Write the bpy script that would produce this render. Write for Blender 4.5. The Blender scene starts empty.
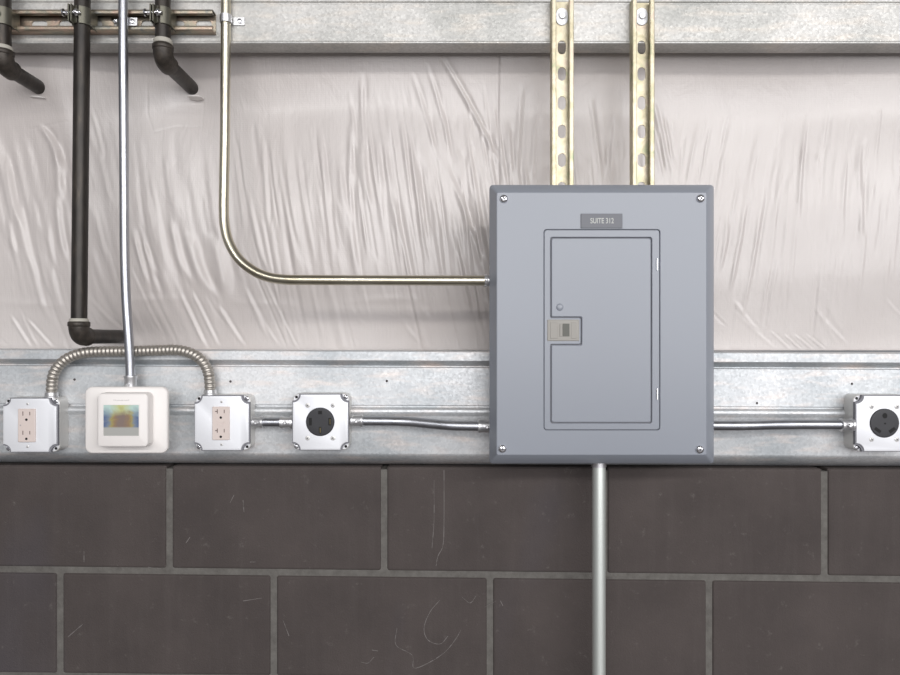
import bpy, bmesh, math, random
import numpy as np
from mathutils import Vector, Matrix
random.seed(7)
SC = bpy.context.scene
C = SC.collection
F = 700.0          # focal length in pixels of a 900x675 frame
D0 = 1.30          # camera distance to the girt face (world Y = 0)
CH = 1.45          # camera height

# ------------------------------------------------------------ camera, world, lights, exposure
cam = bpy.data.objects.new('camera', bpy.data.cameras.new('camera'))
C.objects.link(cam)
cam.location = (0, -D0, CH)
cam.rotation_euler = (math.pi/2, 0, 0)
cam.data.sensor_width = 36.0
cam.data.lens = F/900*36.0
cam.data.clip_start = 0.02
SC.camera = cam
SC.view_settings.view_transform = 'Standard'
SC.view_settings.look = 'None'
SC.view_settings.gamma = 1.0
SC.view_settings.exposure = 0.0
try: SC.view_settings.use_curve_mapping = False
except Exception: pass

w = bpy.data.worlds.new('world'); SC.world = w; w.use_nodes = True
nt = w.node_tree; nt.nodes.clear()
out = nt.nodes.new('ShaderNodeOutputWorld'); bg = nt.nodes.new('ShaderNodeBackground')
tc = nt.nodes.new('ShaderNodeTexCoord'); sp = nt.nodes.new('ShaderNodeSeparateXYZ')
mr = nt.nodes.new('ShaderNodeMapRange'); cr = nt.nodes.new('ShaderNodeValToRGB')
mr.inputs[1].default_value = -1; mr.inputs[2].default_value = 1
nt.links.new(tc.outputs['Generated'], sp.inputs[0]); nt.links.new(sp.outputs[2], mr.inputs[0])
nt.links.new(mr.outputs[0], cr.inputs[0]); nt.links.new(cr.outputs[0], bg.inputs[0]); nt.links.new(bg.outputs[0], out.inputs[0])
e = cr.color_ramp.elements
e[0].position = 0.0; e[0].color = (0.10, 0.095, 0.095, 1)
e[1].position = 1.0; e[1].color = (0.30, 0.29, 0.29, 1)
for p, c in ((0.46, (0.33, 0.30, 0.30, 1)), (0.5, (0.62, 0.63, 0.68, 1)), (0.62, (0.66, 0.69, 0.76, 1)), (0.78, (0.36, 0.35, 0.36, 1))):
    n_ = e.new(p); n_.color = c
bg.inputs[1].default_value = 0.46

def area(name, loc, target, sx, sy, power, col):
    l = bpy.data.lights.new(name, 'AREA'); l.shape = 'RECTANGLE'; l.size = sx; l.size_y = sy
    l.energy = power; l.color = col
    o = bpy.data.objects.new(name, l); C.objects.link(o); o.location = loc
    d = Vector(target) - Vector(loc); o.rotation_euler = d.to_track_quat('-Z', 'Y').to_euler()
    return o
# two added area lights, source unseen: a broad one right, a thin high strip
area('added_front_light', (1.7, -5.2, 2.05), (0.3, 0, 1.5), 7.5, 2.3, 225, (0.99, 0.985, 1.0))
area('added_strip_light', (0.9, -4.9, 3.55), (0.1, 0, 1.6), 9.0, 0.26, 170, (1.0, 0.985, 0.965))

# ------------------------------------------------------------ helpers
def P(px, py, d):
    return Vector(((px-450)/F*d, d-D0, CH+(337.5-py)/F*d))
def L(n, d): return n/F*d          # pixels -> metres at depth d

def setp(o, label=None, cat=None, group=None, kind=None):
    if label: o['label'] = label
    if cat: o['category'] = cat
    if group: o['group'] = group
    if kind: o['kind'] = kind
    return o
def empty(name, loc, label, cat, group=None):
    o = bpy.data.objects.new(name, None); C.objects.link(o); o.location = loc; o.empty_display_size = .02
    return setp(o, label, cat, group)
def finish(name, bm, mat, parent=None, smooth=True, bev=0, seg=2, angle=40):
    """link a bmesh given in world coordinates as one object, origin at its centre"""
    bmesh.ops.remove_doubles(bm, verts=bm.verts, dist=1e-6)
    bmesh.ops.recalc_face_normals(bm, faces=bm.faces)
    me = bpy.data.meshes.new(name)
    xs = [v.co for v in bm.verts]
    c = Vector((sum(v.x for v in xs), sum(v.y for v in xs), sum(v.z for v in xs)))/max(1, len(xs))
    for v in bm.verts: v.co -= c
    bm.to_mesh(me); bm.free()
    for m in (mat if isinstance(mat, (list, tuple)) else [mat]): me.materials.append(m)
    o = bpy.data.objects.new(name, me); C.objects.link(o)
    if parent is not None:
        o.parent = parent
        pw = Vector(parent.location)
        q = parent.parent
        while q is not None: pw += Vector(q.location); q = q.parent
        o.location = c - pw
    else: o.location = c
    if smooth:
        for f in me.polygons: f.use_smooth = True
        if bev <= 0:
            md = o.modifiers.new('edge_split', 'EDGE_SPLIT'); md.split_angle = math.radians(angle)
    if bev > 0:
        md = o.modifiers.new('bevel', 'BEVEL'); md.width = bev; md.segments = seg; md.limit_method = 'ANGLE'
        md.angle_limit = math.radians(35); md.harden_normals = True
    return o
def BM(): return bmesh.new()
def ring_loft(bm, rings, cap0=False, cap1=False, closed=True, mi=0):
    vr = [[bm.verts.new(p) for p in r] for r in rings]
    n = len(rings[0])
    for a, b in zip(vr[:-1], vr[1:]):
        for i in range(n if closed else n-1):
            j = (i+1) % n
            f = bm.faces.new((a[i], a[j], b[j], b[i])); f.material_index = mi
    if cap0: bm.faces.new(vr[0]).material_index = mi
    if cap1: bm.faces.new(vr[-1]).material_index = mi
    return vr
def box(bm, a, b, mi=0):
    (x0, y0, z0), (x1, y1, z1) = a, b
    ring_loft(bm, [[(x0, y0, z0), (x1, y0, z0), (x1, y0, z1), (x0, y0, z1)], [(x0, y1, z0), (x1, y1, z0), (x1, y1, z1), (x0, y1, z1)]], True, True, mi=mi)
def rrect(x0, z0, x1, z1, r, n=6):
    pts = []
    for cx, cz, a0 in ((x1-r, z1-r, 0), (x0+r, z1-r, 90), (x0+r, z0+r, 180), (x1-r, z0+r, 270)):
        for k in range(n+1):
            a = math.radians(a0+90*k/n); pts.append((cx+r*math.cos(a), cz+r*math.sin(a)))
    return pts
def circ(cx, cz, r, n=24, a0=0): return [(cx+r*math.cos(a0+2*math.pi*k/n), cz+r*math.sin(a0+2*math.pi*k/n)) for k in range(n)]
def prism(bm, pts, y0, y1, mi=0): ring_loft(bm, [[(x, y0, z) for x, z in pts], [(x, y1, z) for x, z in pts]], True, True, mi=mi)
def plate(bm, outer, holes, y0, y1, mi=0):
    """flat plate in the XZ plane with holes, between y0 (front) and y1 (back)"""
    for y in (y0, y1):
        edges = []
        for lp in [outer]+holes:
            vs = [bm.verts.new((x, y, z)) for x, z in lp]
            edges += [bm.edges.new((vs[i], vs[(i+1) % len(vs)])) for i in range(len(vs))]
        r = bmesh.ops.triangle_fill(bm, use_beauty=True, use_dissolve=False, edges=edges, normal=(0, -1, 0))
        for f in r['geom']:
            if isinstance(f, bmesh.types.BMFace): f.material_index = mi
    for lp in [outer]+holes:
        ring_loft(bm, [[(x, y0, z) for x, z in lp], [(x, y1, z) for x, z in lp]], mi=mi)
def smooth_path(pts, n=10):
    pts = [Vector(p) for p in pts]; q = [2*pts[0]-pts[1]]+pts+[2*pts[-1]-pts[-2]]; out = []
    for i in range(1, len(q)-2):
        p0, p1, p2, p3 = q[i-1:i+3]
        for k in range(n):
            t = k/n
            out.append(.5*((2*p1)+(p2-p0)*t+(2*p0-5*p1+4*p2-p3)*t*t+(3*p1-p0-3*p2+p3)*t**3))
    out.append(pts[-1]); return out
def tube(bm, pts, r, n=20, caps=True, mi=0):
    """r is a number or a list of radii"""
    pts = [Vector(p) for p in pts]
    t0 = (pts[1]-pts[0]).normalized()
    up = Vector((0, 1, 0)) if abs(t0.y) < .9 else Vector((1, 0, 0))
    u = t0.cross(up).normalized(); rings = []
    for i, p in enumerate(pts):
        a = pts[max(0, i-1)]; b = pts[min(len(pts)-1, i+1)]
        t = (b-a).normalized(); u = (u - t*u.dot(t)).normalized(); v = t.cross(u)
        rr = r[i] if isinstance(r, (list, tuple)) else r
        rings.append([p + u*rr*math.cos(2*math.pi*k/n) + v*rr*math.sin(2*math.pi*k/n) for k in range(n)])
    ring_loft(bm, rings, caps, caps, mi=mi)
def turned(bm, a, b, prof, n=24, mi=0):
    """lathe along a->b, prof = [(t metres from a, radius)]"""
    a = Vector(a); d = (Vector(b)-a).normalized()
    up = Vector((0, 0, 1)) if abs(d.z) < .9 else Vector((1, 0, 0))
    u = d.cross(up).normalized(); v = d.cross(u)
    rings = [[a+d*t+u*r*math.cos(2*math.pi*k/n)+v*r*math.sin(2*math.pi*k/n) for k in range(n)] for t, r in prof]
    ring_loft(bm, rings, True, True, mi=mi)
def copy_tree(o, parent=None):
    c = o.copy(); C.objects.link(c)
    if parent is not None: c.parent = parent
    for ch in list(o.children): copy_tree(ch, c)
    return c

# ------------------------------------------------------------ materials
class M:
    def __init__(s, name, col=(.5, .5, .5), metal=0, rough=.5, spec=.5):
        s.m = bpy.data.materials.new(name); s.m.use_nodes = True; s.t = s.m.node_tree
        s.b = s.t.nodes['Principled BSDF']
        s.b.inputs['Base Color'].default_value = (*col, 1); s.b.inputs['Metallic'].default_value = metal
        s.b.inputs['Roughness'].default_value = rough; s.b.inputs['Specular IOR Level'].default_value = spec
    def n(s, t, **kw):
        x = s.t.nodes.new(t)
        for k, v in kw.items():
            if k in x.inputs: x.inputs[k].default_value = v
            else: setattr(x, k, v)
        return x
    def l(s, a, b): s.t.links.new(a, b)
    def coord(s, scale=(1, 1, 1), rot=(0, 0, 0), world=False):
        tc = s.n('ShaderNodeNewGeometry') if world else s.n('ShaderNodeTexCoord')
        mp = s.n('ShaderNodeMapping'); mp.inputs['Scale'].default_value = scale; mp.inputs['Rotation'].default_value = rot
        s.l(tc.outputs['Position' if world else 'Object'], mp.inputs[0]); return mp.outputs[0]
    def noise(s, co, scale, detail=4, rough=.5, dist=0):
        x = s.n('ShaderNodeTexNoise'); x.inputs['Scale'].default_value = scale; x.inputs['Detail'].default_value = detail
        x.inputs['Roughness'].default_value = rough; x.inputs['Distortion'].default_value = dist; s.l(co, x.inputs[0]); return x.outputs[0]
    def ramp(s, f, stops):
        x = s.n('ShaderNodeValToRGB'); el = x.color_ramp.elements
        while len(el) > 2: el.remove(el[-1])
        for i, (p, c) in enumerate(stops):
            q = el[i] if i < 2 else el.new(p)
            q.position = p; q.color = (*c, 1) if not isinstance(c, (int, float)) else (c, c, c, 1)
        s.l(f, x.inputs[0]); return x.outputs[0]
    def mix(s, f, a, b, mode='MIX'):
        x = s.n('ShaderNodeMix', data_type='RGBA', blend_type=mode)
        for v, i in ((f, 0), (a, 6), (b, 7)):
            if isinstance(v, bpy.types.NodeSocket): s.l(v, x.inputs[i])
            elif i == 0: x.inputs[0].default_value = v
            else: x.inputs[i].default_value = (*v, 1)
        return x.outputs[2]
    def math(s, op, a, b=0.0):
        x = s.n('ShaderNodeMath', operation=op)
        for v, i in ((a, 0), (b, 1)):
            if isinstance(v, bpy.types.NodeSocket): s.l(v, x.inputs[i])
            else: x.inputs[i].default_value = v
        return x.outputs[0]
    def base(s, o): s.l(o, s.b.inputs['Base Color']); return s
    def rough(s, o): s.l(o, s.b.inputs['Roughness']); return s
    def bump(s, h, dist=.001, strength=1):
        x = s.n('ShaderNodeBump'); x.inputs['Distance'].default_value = dist; x.inputs['Strength'].default_value = strength
        s.l(h, x.inputs['Height']); s.l(x.outputs[0], s.b.inputs['Normal']); return s

def galv(name, lo, hi, warm):
    m = M(name, metal=.45, rough=.5)
    co = m.coord(world=True)
    v = m.n('ShaderNodeTexVoronoi'); v.inputs['Scale'].default_value = 260; m.l(co, v.inputs[0])
    sep = m.n('ShaderNodeSeparateColor'); m.l(v.outputs['Color'], sep.inputs[0])
    n1 = m.noise(co, 7, 3, .5)
    n2 = m.noise(m.coord((1, 1, 5), world=True), 14, 3)
    c = m.ramp(n1, [(.35, lo), (.65, hi)])
    c = m.mix(m.ramp(n2, [(.5, 0), (.72, .75)]), c, warm)
    sp = m.mix(m.math('MULTIPLY', sep.outputs[0], .55), (.78, .78, .78), (1.12, 1.12, 1.12))
    c = m.mix(.8, c, sp, 'MULTIPLY'); m.base(c)
    m.rough(m.ramp(sep.outputs[1], [(0, .42), (1, .6)]))
    m.bump(m.noise(co, 90, 3), .0006, .25)
    return m.m
MAT = {}
MAT['girt'] = galv('galvanized_steel', (.53, .56, .58), (.76, .77, .78), (.82, .75, .71))
MAT['beam'] = galv('galvanized_beam_steel', (.45, .45, .43), (.62, .61, .59), (.66, .61, .55))
m = M('conduit_steel', (.78, .79, .80), 1, .27); co = m.coord((1, 1, .3), world=True)
m.rough(m.ramp(m.noise(co, 60, 3), [(.3, .3), (.7, .44)])); m.base(m.ramp(m.noise(co, 25, 4), [(.3, (.36, .37, .40)), (.7, (.47, .48, .51))])); MAT['emt'] = m.m
m = M('conduit_steel_yellow_reflection', (.80, .75, .62), 1, .3); co = m.coord((1, 1, .3), world=True)
m.base(m.ramp(m.noise(co, 18, 4), [(.35, (.50, .46, .35)), (.7, (.66, .62, .51))])); MAT['emt_warm'] = m.m  # warm tint puts a yellow reflection into the tube's colour
MAT['emt_big'] = M('wide_conduit_steel', (.80, .84, .80), .75, .42).m
MAT['connector'] = M('zinc_fitting', (.70, .70, .71), .9, .36).m
m = M('black_iron_pipe', (.035, .03, .026), .35, .42); co = m.coord((1, 1, .25), world=True)
m.base(m.ramp(m.noise(co, 70, 5, .6), [(.35, (.017, .014, .012)), (.6, (.034, .028, .023)), (.85, (.09, .07, .05))]))
m.bump(m.noise(co, 200, 3), .0005, .3); MAT['iron'] = m.m
m = M('cast_iron_fitting', (.055, .045, .038), .3, .5); co = m.coord(world=True)
m.base(m.ramp(m.noise(co, 90, 5, .6), [(.35, (.028, .023, .019)), (.7, (.065, .053, .043))]))
m.bump(m.noise(co, 350, 3), .0008, .5); MAT['cast'] = m.m
MAT['seal'] = M('pale_thread_seal', (.42, .40, .35), 0, .6).m
m = M('yellow_zinc_strut', (.8, .7, .45), .7, .45); co = m.coord(world=True)
c = m.ramp(m.noise(co, 28, 4, .6, .6), [(.30, (.33, .37, .24)), (.42, (.48, .43, .30)), (.55, (.60, .55, .42)), (.66, (.55, .45, .36)), (.8, (.42, .46, .34))])
m.base(c); MAT['zinc'] = m.m
m = M('dark_yellow_zinc_strut', (.6, .5, .36), .85, .38); co = m.coord(world=True)
m.base(m.ramp(m.noise(co, 30, 4, .6, .6), [(.3, (.22, .23, .22)), (.45, (.36, .32, .25)), (.6, (.46, .34, .27)), (.75, (.28, .25, .23))])); MAT['zinc_dark'] = m.m
m = M('grey_panel_paint', (.36, .385, .43), 0, .30, .6); co = m.coord(world=True)
m.base(m.ramp(m.noise(co, 3, 1, .4), [(.2, (.232, .250, .288)), (.8, (.262, .282, .322))]))
m.bump(m.noise(co, 900, 2), .0003, .12); MAT['panel'] = m.m
MAT['clamp'] = M('dull_clamp_steel', (.13, .125, .10), .7, .4).m
MAT['panel_dark'] = M('grey_panel_body', (.24, .25, .28), 0, .5).m
MAT['gap'] = M('dark_gap', (.19, .19, .21), 0, .7).m  # also colours the painted edge shade round the outlet covers
MAT['nameplate'] = M('engraved_plate_grey', (.115, .12, .14), 0, .4).m
MAT['engraving'] = M('engraved_letters', (.52, .53, .50), 0, .6).m
MAT['latch'] = M('taupe_latch_plastic', (.30, .285, .26), 0, .45).m
MAT['latch_dark'] = M('dark_latch_recess', (.10, .10, .085), 0, .5).m
MAT['chrome'] = M('bright_screw_metal', (.85, .85, .87), 1, .16).m
MAT['stainless'] = M('bright_cover_steel', (.80, .81, .84), .25, .38).m
MAT['whitezinc'] = M('bright_white_zinc', (.80, .81, .84), .3, .4).m
MAT['boxsteel'] = M('box_steel', (.66, .65, .63), .4, .45).m
m = M('flexible_conduit_steel', (.46, .43, .39), .85, .45); MAT['flex'] = m.m
MAT['device'] = M('beige_receptacle_plastic', (.66, .57, .53), 0, .4).m
MAT['blacknylon'] = M('black_receptacle_plastic', (.022, .022, .026), 0, .45).m
MAT['hole'] = M('slot_black', (.008, .008, .008), 0, .8).m
MAT['slot'] = M('slot_brown', (.16, .12, .11), 0, .8).m
MAT['brass'] = M('brass_contact', (.12, .10, .05), .6, .5).m
MAT['white'] = M('white_thermostat_plastic', (.80, .765, .74), 0, .38).m
MAT['smalltext'] = M('faint_grey_print', (.42, .40, .40), 0, .6).m
MAT['rust'] = M('dark_screw', (.09, .08, .08), .4, .6).m
MAT['concrete'] = M('concrete_floor', (.13, .12, .12), 0, .5).m

# insulation facing
m = M('insulation_facing', (.72, .66, .65), 0, .36, .5); co = m.coord(world=True)
sepx = m.n('ShaderNodeSeparateXYZ'); m.l(co, sepx.inputs[0])
def stripes(ax, per):
    a = m.math('MULTIPLY', sepx.outputs[ax], 2*math.pi/per); a = m.math('SINE', a); a = m.math('MAXIMUM', a, .3); return m.math('POWER', a, 3)
g = m.math('MAXIMUM', stripes(0, .0075), stripes(2, .0042))
nz = m.noise(m.coord((1, 1, .22), world=True), 70, 5, .6, .4)
nz2 = m.noise(m.coord((1, 1, .5), (0, .25, 0), world=True), 28, 4, .6, 1.0)
h = m.math('ADD', m.math('MULTIPLY', g, .12), m.math('ADD', m.math('MULTIPLY', nz, 1.0), m.math('MULTIPLY', nz2, 2.2)))
m.bump(h, .0011, .55)
m.base(m.ramp(m.noise(co, 3.5, 3), [(.3, (.535, .492, .472)), (.7, (.605, .567, .548))]))
m.b.inputs['Coat Weight'].default_value = .32; m.b.inputs['Coat Roughness'].default_value = .22
MAT['insul'] = m.m
# concrete block
def stone(name, a, b, c3):
    m = M(name, a, 0, .82, .3); co = m.coord(world=True)
    n1 = m.noise(co, 6, 5, .6); n2 = m.noise(co, 260, 4, .7)
    c = m.ramp(n1, [(.3, a), (.7, b)])
    c = m.mix(m.ramp(n2, [(.62, 0), (.75, .35)]), c, c3)
    st = m.noise(m.coord((1, 1, .35), (0, 0, 0), world=True), 3.3, 3, .5)
    c = m.mix(m.ramp(st, [(.56, 0), (.72, .5)]), c, (.062, .060, .078))
    spk = m.noise(co, 42, 6, .75)
    c = m.mix(m.ramp(spk, [(.60, 0), (.72, .6)]), c, (.155, .14, .13))
    c = m.mix(m.ramp(m.noise(m.coord((1, 1, .08), world=True), 60, 4, .6), [(.5, 0), (.85, .16)]), c, (.12, .105, .10))
    m.base(c); m.bump(m.math('ADD', n2, m.math('MULTIPLY', m.noise(co, 50, 4), .8)), .0013, .7); return m.m
MAT['block'] = stone('dark_brown_block', (.058, .048, .0455), (.079, .065, .061), (.115, .10, .094))
m = M('grey_mortar', (.15, .145, .135), 0, .9, .2); co = m.coord(world=True)
m.base(m.ramp(m.noise(co, 40, 5, .7), [(.3, (.10, .093, .086)), (.7, (.16, .152, .14))])); m.bump(m.noise(co, 300, 4), .001, .7); MAT['mortar'] = m.m
m = M('chalk_scratch', (.17, .155, .15), 0, .9, .2); MAT['scratch'] = m.m
# thermostat picture
m = M('colour_screen', (.2, .2, .2), 0, .35); tcn = m.n('ShaderNodeTexCoord'); sx = m.n('ShaderNodeSeparateXYZ')
m.l(tcn.outputs['Generated'], sx.inputs[0])
nx = m.noise(tcn.outputs['Generated'], 3.2, 4, .6, .8)
dx = m.math('ABSOLUTE', m.math('SUBTRACT', sx.outputs[0], .5))
fx = m.math('ADD', m.math('MULTIPLY', dx, 1.7), m.math('MULTIPLY', m.math('SUBTRACT', nx, .5), .9))
blobs = m.ramp(fx, [(.08, (.20, .15, .13)), (.28, (.25, .17, .10)), (.42, (.31, .26, .10)), (.6, (.17, .21, .27)), (.8, (.10, .14, .24))])
topc = m.ramp(m.math('ADD', dx, m.math('MULTIPLY', nx, .3)), [(.2, (.48, .50, .22)), (.5, (.42, .56, .52))])
fz = m.math('ADD', sx.outputs[2], m.math('MULTIPLY', m.math('SUBTRACT', nx, .5), .5))
c = m.mix(m.ramp(fz, [(.62, 0), (.95, 1)]), blobs, topc)
c = m.mix(m.ramp(sx.outputs[2], [(.25, 1), (.30, 0)]), c, (.36, .36, .34))
m.base(c); m.l(c, m.b.inputs['Emission Color']); m.b.inputs['Emission Strength'].default_value = .08; MAT['screen'] = m.m

# ------------------------------------------------------------ structure: floor and block wall
bm = BM(); box(bm, (-3.2, -4.0, -.06), (3.2, .25, 0)); o = finish('floor', bm, MAT['concrete'], smooth=False)
setp(o, 'grey concrete floor at the foot of the block wall', None, None, 'structure')

def bed(px, which=0):           # the bed joints drop slightly to the right
    return (569.5, 677.0)[which] + .0113*px
bm = BM()
WY = .024                       # block face
wz = lambda py: CH+(337.5-py)/F*(D0+WY)
wx = lambda px: (px-450)/F*(D0+WY)
SL = -.0113
def block(x0, x1, z0, z1, top=False):
    n = 6; d = .0035
    pts = rrect(x0, z0, x1, z1, .004, 3)
    zm = (z0+z1)/2
    sh = lambda x, z: z + (-.0042 if (top and z > zm) else SL)*x
    rings = []
    for off, y in ((0, WY+.04), (0, WY+d), (.0022, WY+.0006), (.005, WY)):
        q = rrect(x0+off, z0+off, x1-off, z1-off, .004, 3)
        rings.append([(x, y, sh(x, z)) for x, z in q])
    ring_loft(bm, rings, True, True, mi=0)
J = .0112
pitch = .4035
bedz0 = CH+(337.5-(569.5+.0113*450))/F*(D0+WY)      # centre height of upper bed joint at x = 0
rows = [(bedz0+J/2, bedz0+.2032-J/2, wx(169)), (bedz0-.2032+J/2+.002, bedz0-J/2, wx(59.5))]
z = bedz0-.2032+.002; k = 0
while z > .03:
    z2 = max(z-.2032, -.02)
    rows.append((z2+J/2, z-J/2, wx(169) if k % 2 == 0 else wx(59.5))); z = z2; k += 1
for ri, (z0, z1, xo) in enumerate(rows):
    z1_ = z1 if ri else CH+(337.5-467.2)/F*(D0+WY)
    jp = [169, 384, 604.5, 825] if ri % 2 == 0 else [59.5, 273.5, 490, 709.5]
    jp = [jp[0]-217*k for k in range(5, 0, -1)]+jp+[jp[-1]+217*k for k in range(1, 5)]
    for a_, b_ in zip(jp[:-1], jp[1:]): block(wx(a_)+J/2, wx(b_)-J/2, z0, z1_, ri == 0)
zt_ = CH+(337.5-470.0)/F*(D0+WY)
ring_loft(bm, [[(x, WY+.0028, -.01), (x, WY+.11, -.01), (x, WY+.11, zt_-.0042*x), (x, WY+.0028, zt_-.0042*x)] for x in (-2.2, 2.2)], True, True, mi=1)
def scratch(pts, wpx=.9):
    pts = [P(x, y, D0+WY-.0005) for x, y in pts]; pts = smooth_path(pts, 5)
    for a, b in zip(pts[:-1], pts[1:]):
        d = (b-a); nrm = Vector((-d.z, 0, d.x)).normalized()*L(wpx/2*random.uniform(.3, 1.1), D0)
        q = [a-nrm, b-nrm, b+nrm, a+nrm]
        f = bm.faces.new([bm.verts.new(v) for v in q]); f.material_index = 2
for s in ([(397, 628), (396, 645), (412, 655), (414, 668), (430, 662), (445, 652), (455, 640), (461, 630)],
          [(440, 600), (430, 612), (424, 628), (428, 640), (440, 644), (448, 636)],
          [(444, 470), (444, 520), (443, 545), (438, 556), (436, 566)], [(434, 480), (434, 520), (432, 548)],
          [(68, 637), (76, 630), (83, 624)], [(361, 662), (368, 663), (374, 657)], [(372, 650), (378, 651)],
          [(500, 600), (503, 606)], [(487, 598), (494, 600)], [(485, 607), (496, 601)], [(462, 597), (470, 603), (476, 596)],
          [(84, 551), (84, 562)], [(148, 567), (162, 569)], [(243, 500), (244, 512)], [(283, 620), (289, 636)], [(243, 601), (262, 598)],
          [(234, 495), (230, 503)], [(186, 543), (190, 537)], [(250, 562), (256, 562)]): scratch(s, .8)
o = finish('wall_back', bm, [MAT['block'], MAT['mortar'], MAT['scratch']], smooth=False)
setp(o, 'dark brown concrete block wall with pale grey mortar joints', None, None, 'structure')

# ------------------------------------------------------------ steel girts
def extrude_x(bm, prof, x0, x1, slope=0, nseg=1):
    rings = []
    for i in range(nseg+1):
        x = x0+(x1-x0)*i/nseg
        rings.append([(x, y, z-slope*x) for y, z in prof])
    ring_loft(bm, rings, True, True)
gz = lambda py: CH+(337.5-py)/F*D0
bm = BM()
prof = [(.15, gz(351.3)), (.0015, gz(351.3)), (0, gz(352.1)), (0, gz(360.6)), (.001, gz(361.1)), (.006, gz(362.6)), (.020, gz(366.6)), (.020, gz(367.3)),
        (.0015, gz(367.4)), (0, gz(368)), (0, gz(405.2)), (.0045, gz(406.2)), (.0045, gz(407.6)), (-.001, gz(408.6)),
        (-.0035, gz(410)), (-.0045, gz(412)), (-.0035, gz(414)), (-.0008, gz(415.6)), (0, gz(416.8)), (0, gz(453.5))]
prof += [(y_, CH+(337.5-p_)/F*(D0+y_)) for y_, p_ in ((.0006, 454.6), (.0030, 456.0), (.008, 457.8), (.015, 459.6), (.024, 461.3), (.036, 462.9), (.05, 464.2))]
zl = prof[-1][1]
prof += [(.15, zl)]
extrude_x(bm, prof, -2.2, 2.2, .0042)
g_low = finish('steel_girt', bm, MAT['girt'], angle=28)
setp(g_low, 'galvanized steel wall girt along the top of the block wall, carrying the outlet boxes', 'steel girt')
bm = BM()
prof = [(.20, gz(-95)), (0, gz(-95)), (0, gz(1.6)), (.0022, gz(2.6)), (.0022, gz(3.4)), (0, gz(4.4)), (0, gz(40.5)), (.0006, gz(41.4)), (.0022, gz(42.6)), (.0050, gz(43.6)), (.009, gz(44)), (.036, gz(44)),
        (.036, gz(43)), (.010, gz(43)), (.20, gz(40))]
prof = [(.045, gz(-95)), (0, gz(-95)), (0, gz(1.4)), (.0025, gz(2.4)), (.0025, gz(3.2)), (0, gz(4.2)), (0, gz(40.9)), (-.0011, gz(41.5)), (-.0016, gz(42.4)), (-.0012, gz(43.2)), (.0005, gz(43.9)), (.009, gz(44)), (.038, gz(43.9)), (.045, gz(43.0))]
extrude_x(bm, prof, -2.2, 2.2, .0005)
beam = finish('steel_beam', bm, MAT['beam'], angle=35)
setp(beam, 'galvanized steel beam across the top, above the insulation', 'steel beam')

# small dark screw heads in the lower girt
first = None
for (x, y) in ((74.5, 379.5), (230.5, 381.5), (386.8, 381), (852, 383.8), (757, 403.2)):
    if first is None:
        bm = BM(); p = P(x, y, D0); turned(bm, p+Vector((0, .002, 0)), p-Vector((0, .01, 0)), [(0, .0022), (.002, .0024), (.0028, .002), (.0034, .0008)], 10)
        first = finish('sheet_metal_screw', bm, MAT['rust']); o = first
    else:
        o = first.copy(); C.objects.link(o); o.location = first.location + (P(x, y, D0)-p)
    q = {74.5: 'small dark screw in the girt above the white thermostat\'s left side', 230.5: 'small dark screw in the girt just right of the flexible conduit',
         386.8: 'small dark screw in the girt between the left round outlet and the grey panel', 852: 'small dark screw in the girt above the far right outlet box',
         757: 'small dark screw in the girt just right of the grey panel'}[x]
    setp(o, q, 'screw', 'dark screws in the lower girt')

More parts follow.
